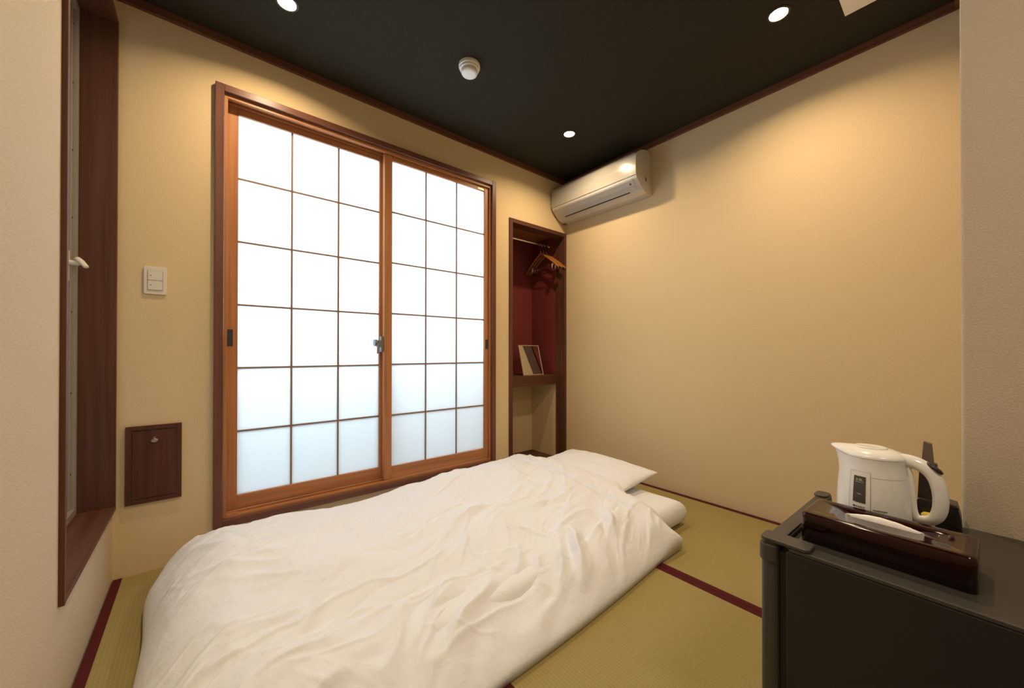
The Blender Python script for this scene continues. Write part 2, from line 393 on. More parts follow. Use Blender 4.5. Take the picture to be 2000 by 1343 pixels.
# wooden hangers
def make_hanger():
    h = thing('clothes_hanger', (0, 0, 0), 'x', 'hanger', 'wooden hangers on the closet rod')
    hk = []
    for k in range(15):
        a = R(200 - k*17.5); hk.append((0, .0185*math.cos(a), .0 + .0185*math.sin(a)))
    hk += [(0, .004, -.030), (0, 0, -.045), (0, 0, -.060)]
    obj('hook', tube(bmesh.new(), hk, .0019, 8), M['steel'], h, smooth=True)
    pts, rr = [], []
    for k in range(21):
        s = -1 + 2*k/20; y = .205*s
        z = -.068 - .135*abs(s)**1.1 - .012*abs(s)**4
        pts.append((.012*s*s, y, z)); w = .0105 - .003*abs(s)
        rr.append((.0065+.004*abs(s), w))
    obj('arm', tube(bmesh.new(), pts, rr, 12, flat=Vector((0, 0, 1))), M['hanger'], h, smooth=True)
    obj('trouser_bar', tube(bmesh.new(), [(.006, -.165, -.186), (.006, .165, -.186)], .003, 8), M['steel'], h)
    for s in (-.13, .12):
        cb = bx(-.006, .004, s-.012, s+.012, -.216, -.178); box(cb, .006, .012, s-.010, s+.010, -.212, -.168)
        obj('clip', cb, M['steel'], h, bevel=.001)
    return h
def copy_tree(o, parent=None):
    c_ = o.copy(); COL.objects.link(c_)
    if parent: c_.parent = parent
    for ch in list(o.children): copy_tree(ch, c_)
    return c_
h0 = make_hanger()
h0.location = (-.118, .185, 1.8215); h0.rotation_euler = (0, 0, R(-2))
h0['label'] = 'wooden clothes hanger, leftmost and frontmost of the three on the rod'
h1 = copy_tree(h0); h1.location = (-.084, .185, 1.8215); h1.rotation_euler = (0, 0, R(0)); h1['label'] = 'wooden clothes hanger, the middle one of three on the rod'
h2 = copy_tree(h0); h2.location = (-.050, .185, 1.8215); h2.rotation_euler = (0, 0, R(2)); h2['label'] = 'wooden clothes hanger nearest the right closet side, last of three'

# leaning mirror on the shelf
mr = thing('tabletop_mirror', (-.212, .172, .7130), 'small rectangular framed mirror leaning back on the closet shelf', 'mirror')
mr.rotation_euler = (R(-15), 0, 0)
fr = bmesh.new(); w_, h_, t_ = .114, .258, .005
box(fr, -w_, -w_+t_, -.004, .004, 0, h_); box(fr, w_-t_, w_, -.004, .004, 0, h_)
box(fr, -w_+t_, w_-t_, -.004, .004, 0, t_); box(fr, -w_+t_, w_-t_, -.004, .004, h_-t_, h_)
obj('frame', fr, M['frame_pale'], mr)
obj('mirror_plate', bx(-w_+t_, w_-t_, -.002, .002, t_, h_-t_), M['mirror'], mr)
st = bx(-.02, .02, .004, .0065, .02, .20)
obj('back_prop', st, M['frame_pale'], mr)

# ------------------------------------------------------------------ wall switch and hatch
sw = thing('wall_switch', (-2.519, 0, 1.199), 'white double rocker light switch on the beige wall above the hatch', 'switch')
so_ = (-2.519, 0, 1.199)
pb = rbox(bmesh.new(), -.035, .035, -.057, .057, 0, .007, .006)
bmesh.ops.rotate(pb, verts=pb.verts, cent=(0, 0, 0), matrix=Matrix.Rotation(R(90), 3, 'X'))
obj('plate', pb, M['switch'], sw, bevel=.0015)
obj('switch_bezel', bx(-.0235, .0235, -.0074, -.006, -.040, .040), M['slot'], sw)
for s in (0, 1):
    z0, z1 = (-.0392, -.0008) if s == 0 else (.0008, .0392)
    k = obj('rocker', bx(-.0225, .0225, -.0100, -.007, z0, z1), M['switch'], sw, bevel=.0006)
    obj('indicator', bx(-.0165, -.0110, -.0106, -.0098, (z0+z1)/2-.0012, (z0+z1)/2+.0012), M['taupe'], k)
ht = thing('access_hatch', (-2.5185, 0, .4435), 'small dark red-brown wooden hatch low on the wall below the switch', 'hatch')
fr = bmesh.new(); x0, x1, z0, z1, t_ = -.085, .085, -.1575, .1575, .017
box(fr, x0, x0+t_, -.013, -.0005, z0, z1); box(fr, x1-t_, x1, -.013, -.0005, z0, z1)
box(fr, x0+t_, x1-t_, -.013, -.0005, z0, z0+t_); box(fr, x0+t_, x1-t_, -.013, -.0005, z1-t_, z1)
obj('frame', fr, M['hatch'], ht, bevel=.0012)
dr = obj('door', bx(x0+t_+.003, x1-t_-.003, -.0115, -.0005, z0+t_+.003, z1-t_-.003), M['hatch'], ht, bevel=.001)
kb = lathe(bmesh.new(), [(0, -.009), (.009, -.009), (.0118, -.006), (.0125, 0), (0, 0)], (0, -.0115, .094), 24, sy=.72, axis='y')
lathe(kb, [(0, -.004), (.0035, -.004), (.004, 0), (0, 0)], (0, -.0115, .106), 12, axis='y')
obj('finger_ring', kb, M['metal'], dr)['label'] = 'silver metal ring pull'

# ------------------------------------------------------------------ air conditioner
AY0, AY1 = -.783, -.015
ac = thing('air_conditioner', (0, -.40, 1.97), 'white wall-mounted air conditioner in the corner above the closet', 'air conditioner')
ao = (0, -.40, 1.97)
prof = [(0, 2.262), (-.055, 2.266), (-.10, 2.258), (-.128, 2.246), (-.160, 2.226), (-.180, 2.208), (-.1885, 2.190), (-.1905, 2.13), (-.190, 2.075), (-.186, 2.058),
        (-.180, 2.048), (-.150, 2.020), (-.115, 1.992), (-.090, 1.980), (-.065, 1.973), (-.02, 1.970), (0, 1.970)]
body = extrude_poly(bmesh.new(), [(x, AY0, z) for x, z in prof], (0, AY1-AY0, 0))
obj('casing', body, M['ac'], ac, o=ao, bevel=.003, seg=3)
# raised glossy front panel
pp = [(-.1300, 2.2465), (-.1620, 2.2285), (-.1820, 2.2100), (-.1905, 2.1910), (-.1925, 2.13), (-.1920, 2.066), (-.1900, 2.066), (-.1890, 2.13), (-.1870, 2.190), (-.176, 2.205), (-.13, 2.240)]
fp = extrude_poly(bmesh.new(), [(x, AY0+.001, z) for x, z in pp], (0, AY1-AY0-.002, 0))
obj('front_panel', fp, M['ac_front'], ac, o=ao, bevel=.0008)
# groove under the top edge of the panel
gr = extrude_poly(bmesh.new(), [(-.1315, AY0+.05, 2.2462), (-.1345, AY0+.05, 2.2452), (-.1345, AY0+.05, 2.2472), (-.1315, AY0+.05, 2.2482)], (0, AY1-AY0-.1, 0))
obj('intake_groove', gr, M['ac_dull'], ac, o=ao)
def chin(x):  # z on the slanted underside
    return float(np.interp(x, [-.186, -.180, -.150, -.115, -.090, -.065], [2.058, 2.048, 2.020, 1.992, 1.980, 1.973]))
fl = bmesh.new()
xs = [-.184, -.178, -.165, -.150, -.135, -.122]
poly = [(x-.0018, chin(x)-.0024) for x in xs] + [(x, chin(x)+.001) for x in xs[::-1]]
fl = extrude_poly(fl, [(x, AY0+.035, z) for x, z in poly], (0, AY1-AY0-.07, 0))
obj('louvre', fl, M['ac_dull'], ac, o=ao)
sl_ = extrude_poly(bmesh.new(), [(-.1200, AY0+.092, chin(-.120)-.0012), (-.1145, AY0+.092, chin(-.1145)-.0012), (-.1145, AY0+.092, chin(-.1145)+.004), (-.120, AY0+.092, chin(-.120)+.004)], (0, .595, 0))
obj('air_slot', sl_, M['slot'], ac, o=ao)
# round dark sticker and small marks at the right end
nrm = Vector((-.68, 0, -.73)).normalized()
def chin_disc(y, x, r, m, nme):
    c0 = Vector((x, y, chin(x))) + nrm*.0030
    a = Vector((0, 1, 0)); b = nrm.cross(a)
    bm = bmesh.new(); vs = [bm.verts.new(c0 + a*math.cos(2*math.pi*k/16)*r + b*math.sin(2*math.pi*k/16)*r) for k in range(16)]
    r_ = bmesh.ops.extrude_face_region(bm, geom=[bm.faces.new(vs)])
    bmesh.ops.translate(bm, verts=[e for e in r_['geom'] if isinstance(e, bmesh.types.BMVert)], vec=nrm*.0008)
    obj(nme, bm, m, ac, o=ao)
chin_disc(-.722, -.160, .0075, M['taupe'], 'round_sticker')
chin_disc(-.738, -.141, .0025, M['print'], 'mark'); chin_disc(-.745, -.130, .004, M['gprint'], 'mark')
obj('side_slot', bx(-.083, -.066, AY0-.0012, AY0+.001, 2.052, 2.078), M['taupe'], ac, o=ao, bevel=.0005)
obj('corner_screw', bx(-.05, -.03, AY1-.02, AY1+.002, 1.966, 1.971), M['taupe'], ac, o=ao)

# ------------------------------------------------------------------ ceiling fittings
det = thing('heat_detector', (-1.345, -.575, ZC), 'round white fire detector on the black ceiling', 'detector')
obj('base', lathe(bmesh.new(), [(0, 0), (.053, 0), (.053, -.013), (.050, -.017), (0, -.017)], n=40), M['white_pl'], det, bevel=.001)
obj('collar', lathe(bmesh.new(), [(0, -.017), (.0485, -.017), (.0475, -.025), (.044, -.027), (0, -.027)], n=40), M['white_pl'], det)
obj('dome', lathe(bmesh.new(), [(0, -.027), (.036, -.027), (.040, -.030), (.040, -.041), (.037, -.046), (.030, -.049), (0, -.050)], n=40), M['white_pl'], det)
obj('indicator', bx(.036, .046, -.004, .004, -.024, -.019), M['taupe'], det)
lab = ['lit recessed downlight closest to the corner above the air conditioner',
       'lit recessed downlight beside the white square ceiling panel',
       'recessed downlight above the left part of the sliding window, at the picture edge',
       'recessed downlight above the left side of the room, out toward the doorway']
for i, (x, y) in enumerate(((-.517, -.497), (-.497, -1.651), (-2.106, -.380), (-2.106, -1.651))):
    dl = thing('ceiling_downlight', (x, y, ZC), lab[i], 'light', 'recessed ceiling downlights')
    obj('trim_ring', lathe(bmesh.new(), [(.034, .0), (.042, .0), (.042, -.003), (.034, -.0045), (.034, 0)], n=32), M['black'], dl)
    obj('lens', lathe(bmesh.new(), [(0, .0), (.033, 0), (.033, -.0015), (0, -.0015)], n=32), M['lamp'], dl)
    ld = bpy.data.lights.new('downlight_lamp', 'AREA'); ld.energy = LAMP_W; ld.color = LAMP_COL
    ld.shape = 'DISK'; ld.size = .055; ld.spread = R(151)
    lo_ = bpy.data.objects.new('downlight_lamp', ld); COL.objects.link(lo_); lo_.parent = dl; lo_.location = (0, 0, -.008)
sp = thing('ceiling_panel', (-.43, -1.98, ZC), 'white square plate on the black ceiling beside the right wall trim', 'ceiling panel')
obj('plate', bx(-.148, .148, -.150, .150, -.014, 0), M['white_pl'], sp, bevel=.003)
gb = bmesh.new()
for k in range(9): box(gb, -.10, .10, -.082+.02*k, -.076+.02*k, -.0150, -.0135)
obj('grille', gb, M['black'], sp)
hl = thing('hall_ceiling_light', (-1.75, -2.95, ZC), 'round ceiling lamp in the entrance behind the viewpoint', 'light')
obj('shade', lathe(bmesh.new(), [(0, 0), (.15, 0), (.15, -.03), (.13, -.055), (0, -.062)], n=40), M['hall_lamp'], hl, smooth=True)
ad_ = bpy.data.lights.new('hall_lamp', 'AREA'); ad_.shape = 'DISK'; ad_.size = .34; ad_.energy = HALL_W; ad_.color = (1, .90, .76)
ao_ = bpy.data.objects.new('hall_lamp', ad_); COL.objects.link(ao_); ao_.parent = hl; ao_.location = (0, 0, -.075)

# ------------------------------------------------------------------ futon: mattress, duvet, pillow
mb = bmesh.new()
def padded(x0, x1, y0, y1, z0, z1, nx, ny, fn, ex=.05):
    """closed cushion, superelliptic edge, fn(x,y)->extra height factor"""
    bm = bmesh.new()
    def remap(t): return .5-.5*math.cos(math.pi*t)
    us = [remap(i/nx) for i in range(nx+1)]; vs = [remap(j/ny) for j in range(ny+1)]
    zm = (z0+z1)/2; hh = (z1-z0)/2; top = {}; bot = {}
    for i, u in enumerate(us):
        for j, v_ in enumerate(vs):
            x = x0+(x1-x0)*u; y = y0+(y1-y0)*v_
            dx = min(u, 1-u)*(x1-x0); dy = min(v_, 1-v_)*abs(y1-y0)
            d = max(0, min(dx, dy)); cc = math.sqrt(max(0, 1-(1-min(d/ex, 1))**2))
            t_, b_ = fn(x, y, u, v_)
            edge = i in (0, nx) or j in (0, ny)
            a = bm.verts.new((x, y, zm+hh*cc+t_)); top[i, j] = a
            bot[i, j] = a if edge else bm.verts.new((x, y, max(zm-hh*cc+b_, z0)))
    for i in range(nx):
        for j in range(ny):
            bm.faces.new((top[i, j], top[i+1, j], top[i+1, j+1], top[i, j+1]))
            bm.faces.new((bot[i, j], bot[i, j+1], bot[i+1, j+1], bot[i+1, j]))
    return bm
def nz(x, y, s, sd=0): return noise.noise(Vector((x*s+sd, y*s-sd, sd*1.7)))
mt_bm = padded(-2.39, -.405, -1.215, -.215, .003, .124, 60, 40, lambda x, y, u, v_: (.006*nz(x, y, 6, 3), 0), .045)
mtr = thing('futon_mattress', (-1.38, -.715, 0), 'thin white futon mattress showing at the head end under pillow and duvet', 'mattress')
obj('sheet', mt_bm, M['cotton'], mtr, o=(-1.38, -.715, 0), smooth=True)
tube_pts = [(-.406+.002*math.sin(k), -.215-1.0*k/24, .060+.005*math.sin(k*1.3)) for k in range(25)]
obj('seam_piping', tube(bmesh.new(), tube_pts, .0035, 8), M['cotton'], mtr, o=(-1.38, -.715, 0), smooth=True)

# pillow (its own local frame, tilted a little)
pw, pd, ph = .335, .205, .058
def pfn(x, y, u, v_):
    return (0, 0)
pb = bmesh.new(); nx, ny = 60, 44
tp = {}; bt_ = {}
for i in range(nx+1):
    for j in range(ny+1):
        u = -1+2*(.5-.5*math.cos(math.pi*i/nx)); v_ = -1+2*(.5-.5*math.cos(math.pi*j/ny))
        # pinched corners that run out to points
        px = pd*u*(1-.055*(1-v_*v_)*0 - .035*(1-v_*v_)); py = pw*v_*(1-.030*(1-u*u))
        e = max(0, (1-u*u))**.50 * max(0, (1-v_*v_))**.50
        th = ph*e**.85
        wr = .006*nz(px, py, 13, 5)*min(1, e*3) + .004*nz(px*1.0, py*.45, 42, 9)*min(1, e*3)
        a = pb.verts.new((px, py, th+wr)); tp[i, j] = a
        bt_[i, j] = a if (i in (0, nx) or j in (0, ny)) else pb.verts.new((px, py, -th*.85))
for i in range(nx):
    for j in range(ny):
        pb.faces.new((tp[i, j], tp[i+1, j], tp[i+1, j+1], tp[i, j+1])); pb.faces.new((bt_[i, j], bt_[i, j+1], bt_[i+1, j+1], bt_[i+1, j]))
pil = obj('pillow', pb, M['cotton'], smooth=True)
pil.location = (-.515, -.665, .180); pil.rotation_euler = (R(0), R(-7), R(-2))
tag(pil, 'white pillow with pointed corners at the head of the futon', 'pillow')

# duvet: height field with folds
DX0, DX1, DY0, DY1 = -2.515, -.632, -.055, -1.362
FOLD = [  # points, half width, amplitude
 ([(-1.59,-.72),(-1.76,-.76),(-1.88,-.77)], .030, -.016), ([(-1.55,-.67),(-1.74,-.70),(-1.90,-.70)], .030, .012),
 ([(-1.97,-.79),(-2.15,-1.01),(-2.27,-1.09)], .022, .012), ([(-1.85,-1.04),(-1.97,-1.16),(-2.06,-1.23)], .020, .016),
 ([(-1.90,-1.05),(-2.11,-1.10),(-2.25,-1.11)], .016, .011), ([(-1.96,-.82),(-2.2,-.72),(-2.36,-.62)], .014, .007),
 ([(-1.12,-1.06),(-1.17,-1.15),(-1.24,-1.24),(-1.36,-1.32)], .022, .024), ([(-1.09,-1.10),(-1.13,-1.18),(-1.19,-1.27)], .022, -.018),
 ([(-1.20,-1.12),(-1.26,-1.20),(-1.36,-1.28)], .020, -.014),
 ([(-1.29,-1.14),(-1.36,-1.21),(-1.46,-1.29)], .018, .017), ([(-1.39,-1.10),(-1.44,-1.17),(-1.52,-1.25)], .018, .014),
 ([(-1.42,-1.0),(-1.46,-1.07),(-1.54,-1.17)], .020, .015), ([(-1.60,-1.10),(-1.68,-1.19),(-1.82,-1.28)], .022, .018),
 ([(-1.66,-1.07),(-1.76,-1.18),(-1.90,-1.27)], .020, -.014), ([(-1.69,-1.02),(-1.80,-1.14),(-1.95,-1.22)], .020, .013),
 ([(-1.25,-.72),(-1.43,-.78),(-1.60,-.83),(-1.72,-.85)], .030, -.017), ([(-1.22,-.66),(-1.40,-.71),(-1.55,-.75)], .034, .014),
 ([(-.93,-1.12),(-.97,-1.19),(-1.04,-1.26)], .020, .018), ([(-.98,-1.10),(-1.03,-1.18),(-1.10,-1.26)], .018, -.013),
 ([(-1.24,-1.06),(-1.32,-.95),(-1.36,-.86)], .012, .010), ([(-1.24,-1.06),(-1.12,-1.04),(-.98,-1.05)], .014, .010),
 ([(-2.46,-.25),(-2.33,-.41),(-2.14,-.61)], .022, .010), ([(-2.47,-.50),(-2.26,-.62),(-2.04,-.72)], .018, .009),
 ([(-1.21,-.79),(-1.03,-.86),(-.84,-.84)], .020, .012), ([(-1.16,-.84),(-1.0,-.92),(-.85,-.95)], .016, -.009),
 ([(-2.11,-1.08),(-2.0,-1.07),(-1.8,-1.05),(-1.58,-1.08)], .010, .007), ([(-1.97,-1.26),(-1.8,-1.19),(-1.62,-1.10)], .010, .008),
 ([(-2.3,-.30),(-2.24,-.45),(-2.22,-.62)], .012, -.006), ([(-2.4,-.9),(-2.2,-.92),(-1.95,-.9)], .016, .007),
 ([(-2.45,-1.1),(-2.3,-1.0),(-2.1,-.93)], .018, -.008), ([(-1.35,-.30),(-1.30,-.45),(-1.36,-.6)], .024, -.010), ([(-1.0,-.30),(-1.02,-.48),(-.96,-.66)], .03, .009),
]
NX, NY = 380, 300
def emap(n, a, b):
    t_ = np.linspace(0, 1, n+1); e = .5-.5*np.cos(np.pi*t_); return a+(b-a)*(.55*t_+.45*e)
gx = emap(NX, DX0, DX1); gy = emap(NY, DY0, DY1)
X, Y = np.meshgrid(gx, gy, indexing='ij')
U = (X-DX0)/(DX1-DX0); V = (Y-DY0)/(DY1-DY0)
Tt = np.interp(X, [-2.5, -2.3, -1.9, -1.6, -1.3, -1.0, -.7], [.195, .196, .156, .158, .184, .208, .228])
Tt = Tt*np.interp(-Y, [0, .45, .7, .95, 1.15, 1.25, 1.4], [.97, 1, .97, .88, .76, .66, .50])
rngs = {}
def vnoise(x, y, f, seed):
    rs = np.random.RandomState(seed); Gd = rs.rand(128, 128)
    a = x*f; b = y*f; ia = np.floor(a).astype(int); ib = np.floor(b).astype(int); fa = a-ia; fb = b-ib
    fa = fa*fa*(3-2*fa); fb = fb*fb*(3-2*fb); g_ = lambda i, j: Gd[i % 128, j % 128]
    return ((g_(ia, ib)*(1-fa)+g_(ia+1, ib)*fa)*(1-fb)+(g_(ia, ib+1)*(1-fa)+g_(ia+1, ib+1)*fa)*fb)*2-1
# domain warp, used by folds and wrinkles
WXd = X+.035*vnoise(X, Y, 5, 1)+.010*vnoise(X, Y, 14, 2); WYd = Y+.035*vnoise(X, Y, 5, 3)+.010*vnoise(X, Y, 14, 4)
d = np.minimum(np.minimum(X-DX0, DX1-X), np.minimum(DY0-Y, Y-DY1)); d = np.maximum(d, 0)
rc = .12  # rounded corners of the puffy top
dx_ = np.minimum(X-DX0, DX1-X); dy_ = np.minimum(DY0-Y, Y-DY1)
q = np.sqrt(np.maximum(rc-dx_, 0)**2+np.maximum(rc-dy_, 0)**2); dr_ = np.where((dx_ < rc) & (dy_ < rc), np.maximum(rc-q, 0), np.minimum(dx_, dy_))
sm = lambda t_: np.clip(t_, 0, 1)**2*(3-2*np.clip(t_, 0, 1))
lip = np.sqrt(1-(1-np.clip(d/.028, 0, 1))**2)
def ramp(v_, a, b): return sm((v_-a)/(b-a))
def support(x, y):
    m_ = ramp(x, -2.50, -2.38)*ramp(-y, .10, .24)*(1-ramp(-y, 1.20, 1.335))
    p_ = ramp(x, -.86, -.70)*ramp(-y, .26, .40)*(1-ramp(-y, .92, 1.06))
    return .130*m_+.075*p_
pf = lambda t_: (1-(1-np.clip(t_, 0, 1))**2.1)**.60
hd_ = np.minimum(np.minimum(X-DX0, DY0-Y), Y-DY1); he = DX1-X
SUP = support(X, Y)
e3 = np.maximum(np.minimum(hd_, np.where(he < .15, hd_, dr_)), 0)
Z = .020+(np.maximum(Tt, 0)-.020)*pf(e3/.24)
SUP = np.minimum(SUP+.004, Z)
Z = SUP+(np.maximum(Z-SUP, .0)+.004)*pf(he/.12+.03)
F_ = np.zeros_like(Z)
for pts, w_, amp in FOLD:
    best = np.full(Z.shape, 1e9); L_ = np.zeros_like(Z); tot = len(pts)-1
    for k in range(tot):
        a = np.array(pts[k]); b = np.array(pts[k+1]); ab = b-a
        t_ = np.clip(((WXd-a[0])*ab[0]+(WYd-a[1])*ab[1])/(ab@ab), 0, 1)
        dd = np.hypot(WXd-a[0]-t_*ab[0], WYd-a[1]-t_*ab[1]); mk = dd < best
        best = np.where(mk, dd, best); L_ = np.where(mk, (k+t_)/tot, L_)
    env = np.sin(np.pi*np.clip(L_, .0, 1))*.97+.03
    F_ += amp*1.0*np.exp(-(best/w_)**1.6)*env
# diagonal wrinkle fields
def dirn(x, y, deg, stretch, f, seed, o_=0):
    a = R(deg); A_ = x*math.cos(a)+y*math.sin(a); B_ = -x*math.sin(a)+y*math.cos(a)
    return vnoise(A_*stretch+o_, B_, f, seed)
rid = lambda n_: (1-np.abs(n_)*1.6)
msk = lambda s_, f=3: sm((vnoise(X, Y, f, s_)+.5)/1.0)
crs = lambda n_, w_=.10: np.exp(-(n_/w_)**2)
wr = .0045*dirn(WXd, WYd, 32, .35, 10, 11)+.0030*dirn(WXd, WYd, 20, .3, 20, 12)
wr += .0055*crs(dirn(WXd, WYd, 28, .28, 8, 13), .13)*msk(14)
wr += .0040*crs(dirn(WXd, WYd, 12, .28, 11, 18), .12)*msk(32, 4)+.0036*crs(dirn(WXd, WYd, 44, .30, 12, 19), .13)*msk(33, 4)
wr -= .0030*crs(dirn(WXd, WYd, 22, .25, 14, 23), .14)*msk(35, 4)
wr += .0020*crs(dirn(WXd, WYd, -40, .35, 16, 20), .12)*msk(34, 5)+.0016*crs(dirn(WXd, WYd, 30, .3, 30, 24), .2)*msk(36, 5)
wr += .0006*vnoise(WXd, WYd, 50, 15)+.011*vnoise(X, Y, 4, 16)
near = sm((-Y-.95)/.2)
wr += near*.0060*crs(dirn(WXd, WYd, 27, .22, 12, 17), .22)
wr *= 1.45
amp = sm(d/.07)
Z = Z+(F_*1.0+wr)*(.15+.85*amp)*np.clip(d/.012, 0, 1)
# outline: soft wobble; the near head corner runs out to a point
XX = X.copy(); YY = Y.copy()
wob = (1-sm(d/.20))
XX += wob*.010*vnoise(X*0+1, Y, 3.2, 21); YY += wob*.012*vnoise(X, Y*0+1, 3.0, 22)
XX -= .035*sm((U-.6)/.4)*sm((V-.55)/.45); YY += .040*sm((U-.55)/.4)*sm((V-.6)/.4)
Z += .045*sm((U-.88)/.12)*sm((V-.90)/.10)
XX += .03*sm((.5-V)/.5)*sm((U-.8)/.2)*0
cor = sm((.22-U)/.22)*sm((.25-V)/.25); XX += .035*cor; YY -= .035*cor
top = np.stack([XX, YY, np.maximum(Z, .006)], -1).reshape(-1, 3)
# underside: lies on the tatami around the mattress and rises over mattress and pillow
zb = np.maximum(np.minimum(support(XX, YY)+.001, top[:, 2].reshape(XX.shape)-.004), .0035)
N1 = (NX+1)*(NY+1)
bot = np.stack([XX, YY, zb], -1).reshape(-1, 3)
idx = np.arange(N1).reshape(NX+1, NY+1)
q1 = np.stack([idx[:-1, :-1], idx[1:, :-1], idx[1:, 1:], idx[:-1, 1:]], -1).reshape(-1, 4)
rim_m = np.zeros((NX+1, NY+1), bool); rim_m[0, :] = rim_m[-1, :] = True; rim_m[:, 0] = rim_m[:, -1] = True
bidx = np.where(rim_m, idx, idx+N1)
q2 = np.stack([bidx[:-1, :-1], bidx[:-1, 1:], bidx[1:, 1:], bidx[1:, :-1]], -1).reshape(-1, 4)
# y runs downwards along the grid, so flip both sheets
faces = np.concatenate([q1[:, ::-1], q2[:, ::-1]]).tolist()
bot[idx[rim_m], 2] = -1
verts = np.concatenate([top, bot]).tolist()
me = bpy.data.meshes.new('cover'); me.from_pydata([tuple(v_) for v_ in verts], [], faces); me.update()
for p in me.polygons: p.use_smooth = True
bm = bmesh.new(); bm.from_mesh(me); bmesh.ops.delete(bm, geom=[v_ for v_ in bm.verts if not v_.link_faces], context='VERTS'); bm.to_mesh(me); bm.free()
for p in me.polygons: p.use_smooth = True
me.materials.append(M['cotton'])
dv = bpy.data.objects.new('duvet', me); COL.objects.link(dv)
tag(dv, 'large rumpled white duvet spread over the futon on the tatami', 'duvet')

# ------------------------------------------------------------------ fridge
FH = .500
fr_ = thing('mini_fridge', (-1.440, -1.868, 0), 'dark charcoal mini fridge in the lower right, carrying kettle and tissue box', 'fridge', rz=R(-1.5))
# local axes: +x to the right wall, -y away from the window; door at y -.0..-.032
fw, fdp = .440, .470
db = bmesh.new(); rbox(db, .0, fw, -.034, .0, .03, FH-.004, .012)
dor = obj('door', db, M['fridge_pl'], fr_, bevel=.003)
obj('door_top_cap', rbox(bmesh.new(), .002, fw-.002, -.032, -.004, FH-.004, FH+.002, .006), M['fridge_pl'], dor, bevel=.001)
obj('door_edge_cap', rbox(bmesh.new(), -.003, .026, -.033, .003, FH-.040, FH-.005, .012), M['fridge_pl'], dor, bevel=.002)
obj('door_gasket', bx(.010, fw-.010, -.047, -.034, .035, FH-.014), M['gasket'], dor)
cb = bx(0, fw, -fdp, -.047, .02, FH-.007)
obj('cabinet', cb, M['fridge'], fr_, bevel=.002)
obj('top_plate', bx(.002, fw-.002, -fdp+.002, -.050, FH-.007, FH), M['fridge_top'], fr_, bevel=.003)
obj('top_edge_strip', bx(.0006, .007, -fdp+.004, -.052, FH-.006, FH+.0008), M['fridge_pl'], fr_, bevel=.0008)
hg = bmesh.new(); rbox(hg, -.001, .046, -.086, .001, FH+.0015, FH+.009, .010)
obj('hinge_cover', hg, M['fridge_pl'], fr_, bevel=.002)
obj('hinge_cover', rbox(bmesh.new(), fw-.046, fw+.001, -.030, .001, FH+.0015, FH+.007, .010), M['fridge_pl'], fr_, bevel=.002)
for fx_, fy_ in ((.04, -.08), (.40, -.08), (.04, -.43), (.40, -.43)):
    obj('foot', lathe(bmesh.new(), [(0, .0018), (.018, .0018), (.018, .021), (0, .021)], (fx_, fy_, 0), 16), M['gasket'], fr_)

# ------------------------------------------------------------------ tissue box
TB = thing('tissue_box', (-1.315, -2.047, FH+.001), 'dark red lacquered tissue box holder on the fridge top', 'tissue box', rz=R(-2))
def lofted(levels, n=40, hole=None):
    pass
tbm = bmesh.new(); L2, W2, H2 = .121, .064, .060
def rr(wx, wy, r, seg=6):
    pts = []
    for cx_, cy_, a0 in ((wx-r, wy-r, 0), (-wx+r, wy-r, 90), (-wx+r, -wy+r, 180), (wx-r, -wy+r, 270)):
        for k in range(seg+1):
            a = R(a0+90*k/seg); pts.append((cx_+r*math.cos(a), cy_+r*math.sin(a)))
    return pts
lev = [(0, W2, L2, .012), (.050, W2, L2, .012), (.0555, W2-.0007, L2-.0007, .012), (.0585, W2-.0025, L2-.0025, .011), (.0597, W2-.005, L2-.005, .010), (.060, W2-.009, L2-.009, .010)]
rings = []
for z, wx, wy, r in lev: rings.append([tbm.verts.new((p[0], p[1], z)) for p in rr(wx, wy, r)])
# slot opening (ellipse pointed at both ends) joined to the top ring
n_ = len(rings[0]); sl_r = []; sl_b = []
for k in range(n_):
    x, y = rr(W2-.009, L2-.009, .010)[k]; a = math.atan2(x/(W2-.009), y/(L2-.009))
    ex, ey = .0165*math.sin(a)*abs(math.sin(a))**.25, .066*math.cos(a)
    sl_r.append(tbm.verts.new((ex, ey, .0598))); sl_b.append(tbm.verts.new((ex, ey, .052)))
for a, b in list(zip(rings, rings[1:]))+[(rings[-1], sl_r), (sl_r, sl_b)]:
    for k in range(n_): tbm.faces.new((a[k], a[(k+1) % n_], b[(k+1) % n_], b[k]))
tbm.faces.new(rings[0][::-1])
obj('box_shell', tbm, M['lacquer'], TB, smooth=True)
obj('inner_tissues', bx(-.05, .05, -.105, .105, .046, .0515), M['tissue'], TB)
# the pulled-up tissue: a ridge folded over, resting in the slot
tis = bmesh.new(); nu, nv = 30, 9; gg = []
for i in range(nu+1):
    u = i/nu; y = .063-.126*u; rowv = []
    hgt = .0030+.0125*math.sin(math.pi*u)**1.2*(1.15-.40*u)
    wdt = .0120*math.sin(math.pi*u)**1.05+.0004
    for j in range(nv+1):
        s = -1+2*j/nv
        rowv.append(tis.verts.new((wdt*s-.004*math.sin(math.pi*u)*(1-s*s), y, .0555+hgt*(1-abs(s)**1.7)+.0012*nz(s*2, u*8, 2.3, 4))))
    gg.append(rowv)
for i in range(nu):
    for j in range(nv): tis.faces.new((gg[i][j], gg[i][j+1], gg[i+1][j+1], gg[i+1][j]))
to = obj('tissue_sheet', tis, M['tissue'], smooth=True)
sol = to.modifiers.new('solid', 'SOLIDIFY'); sol.thickness = .0008
to.location = (-1.315, -2.047, FH+.001); to.rotation_euler = (0, 0, R(-2))
tag(to, 'white tissue sheet poking out of the lacquered tissue box', 'tissue')

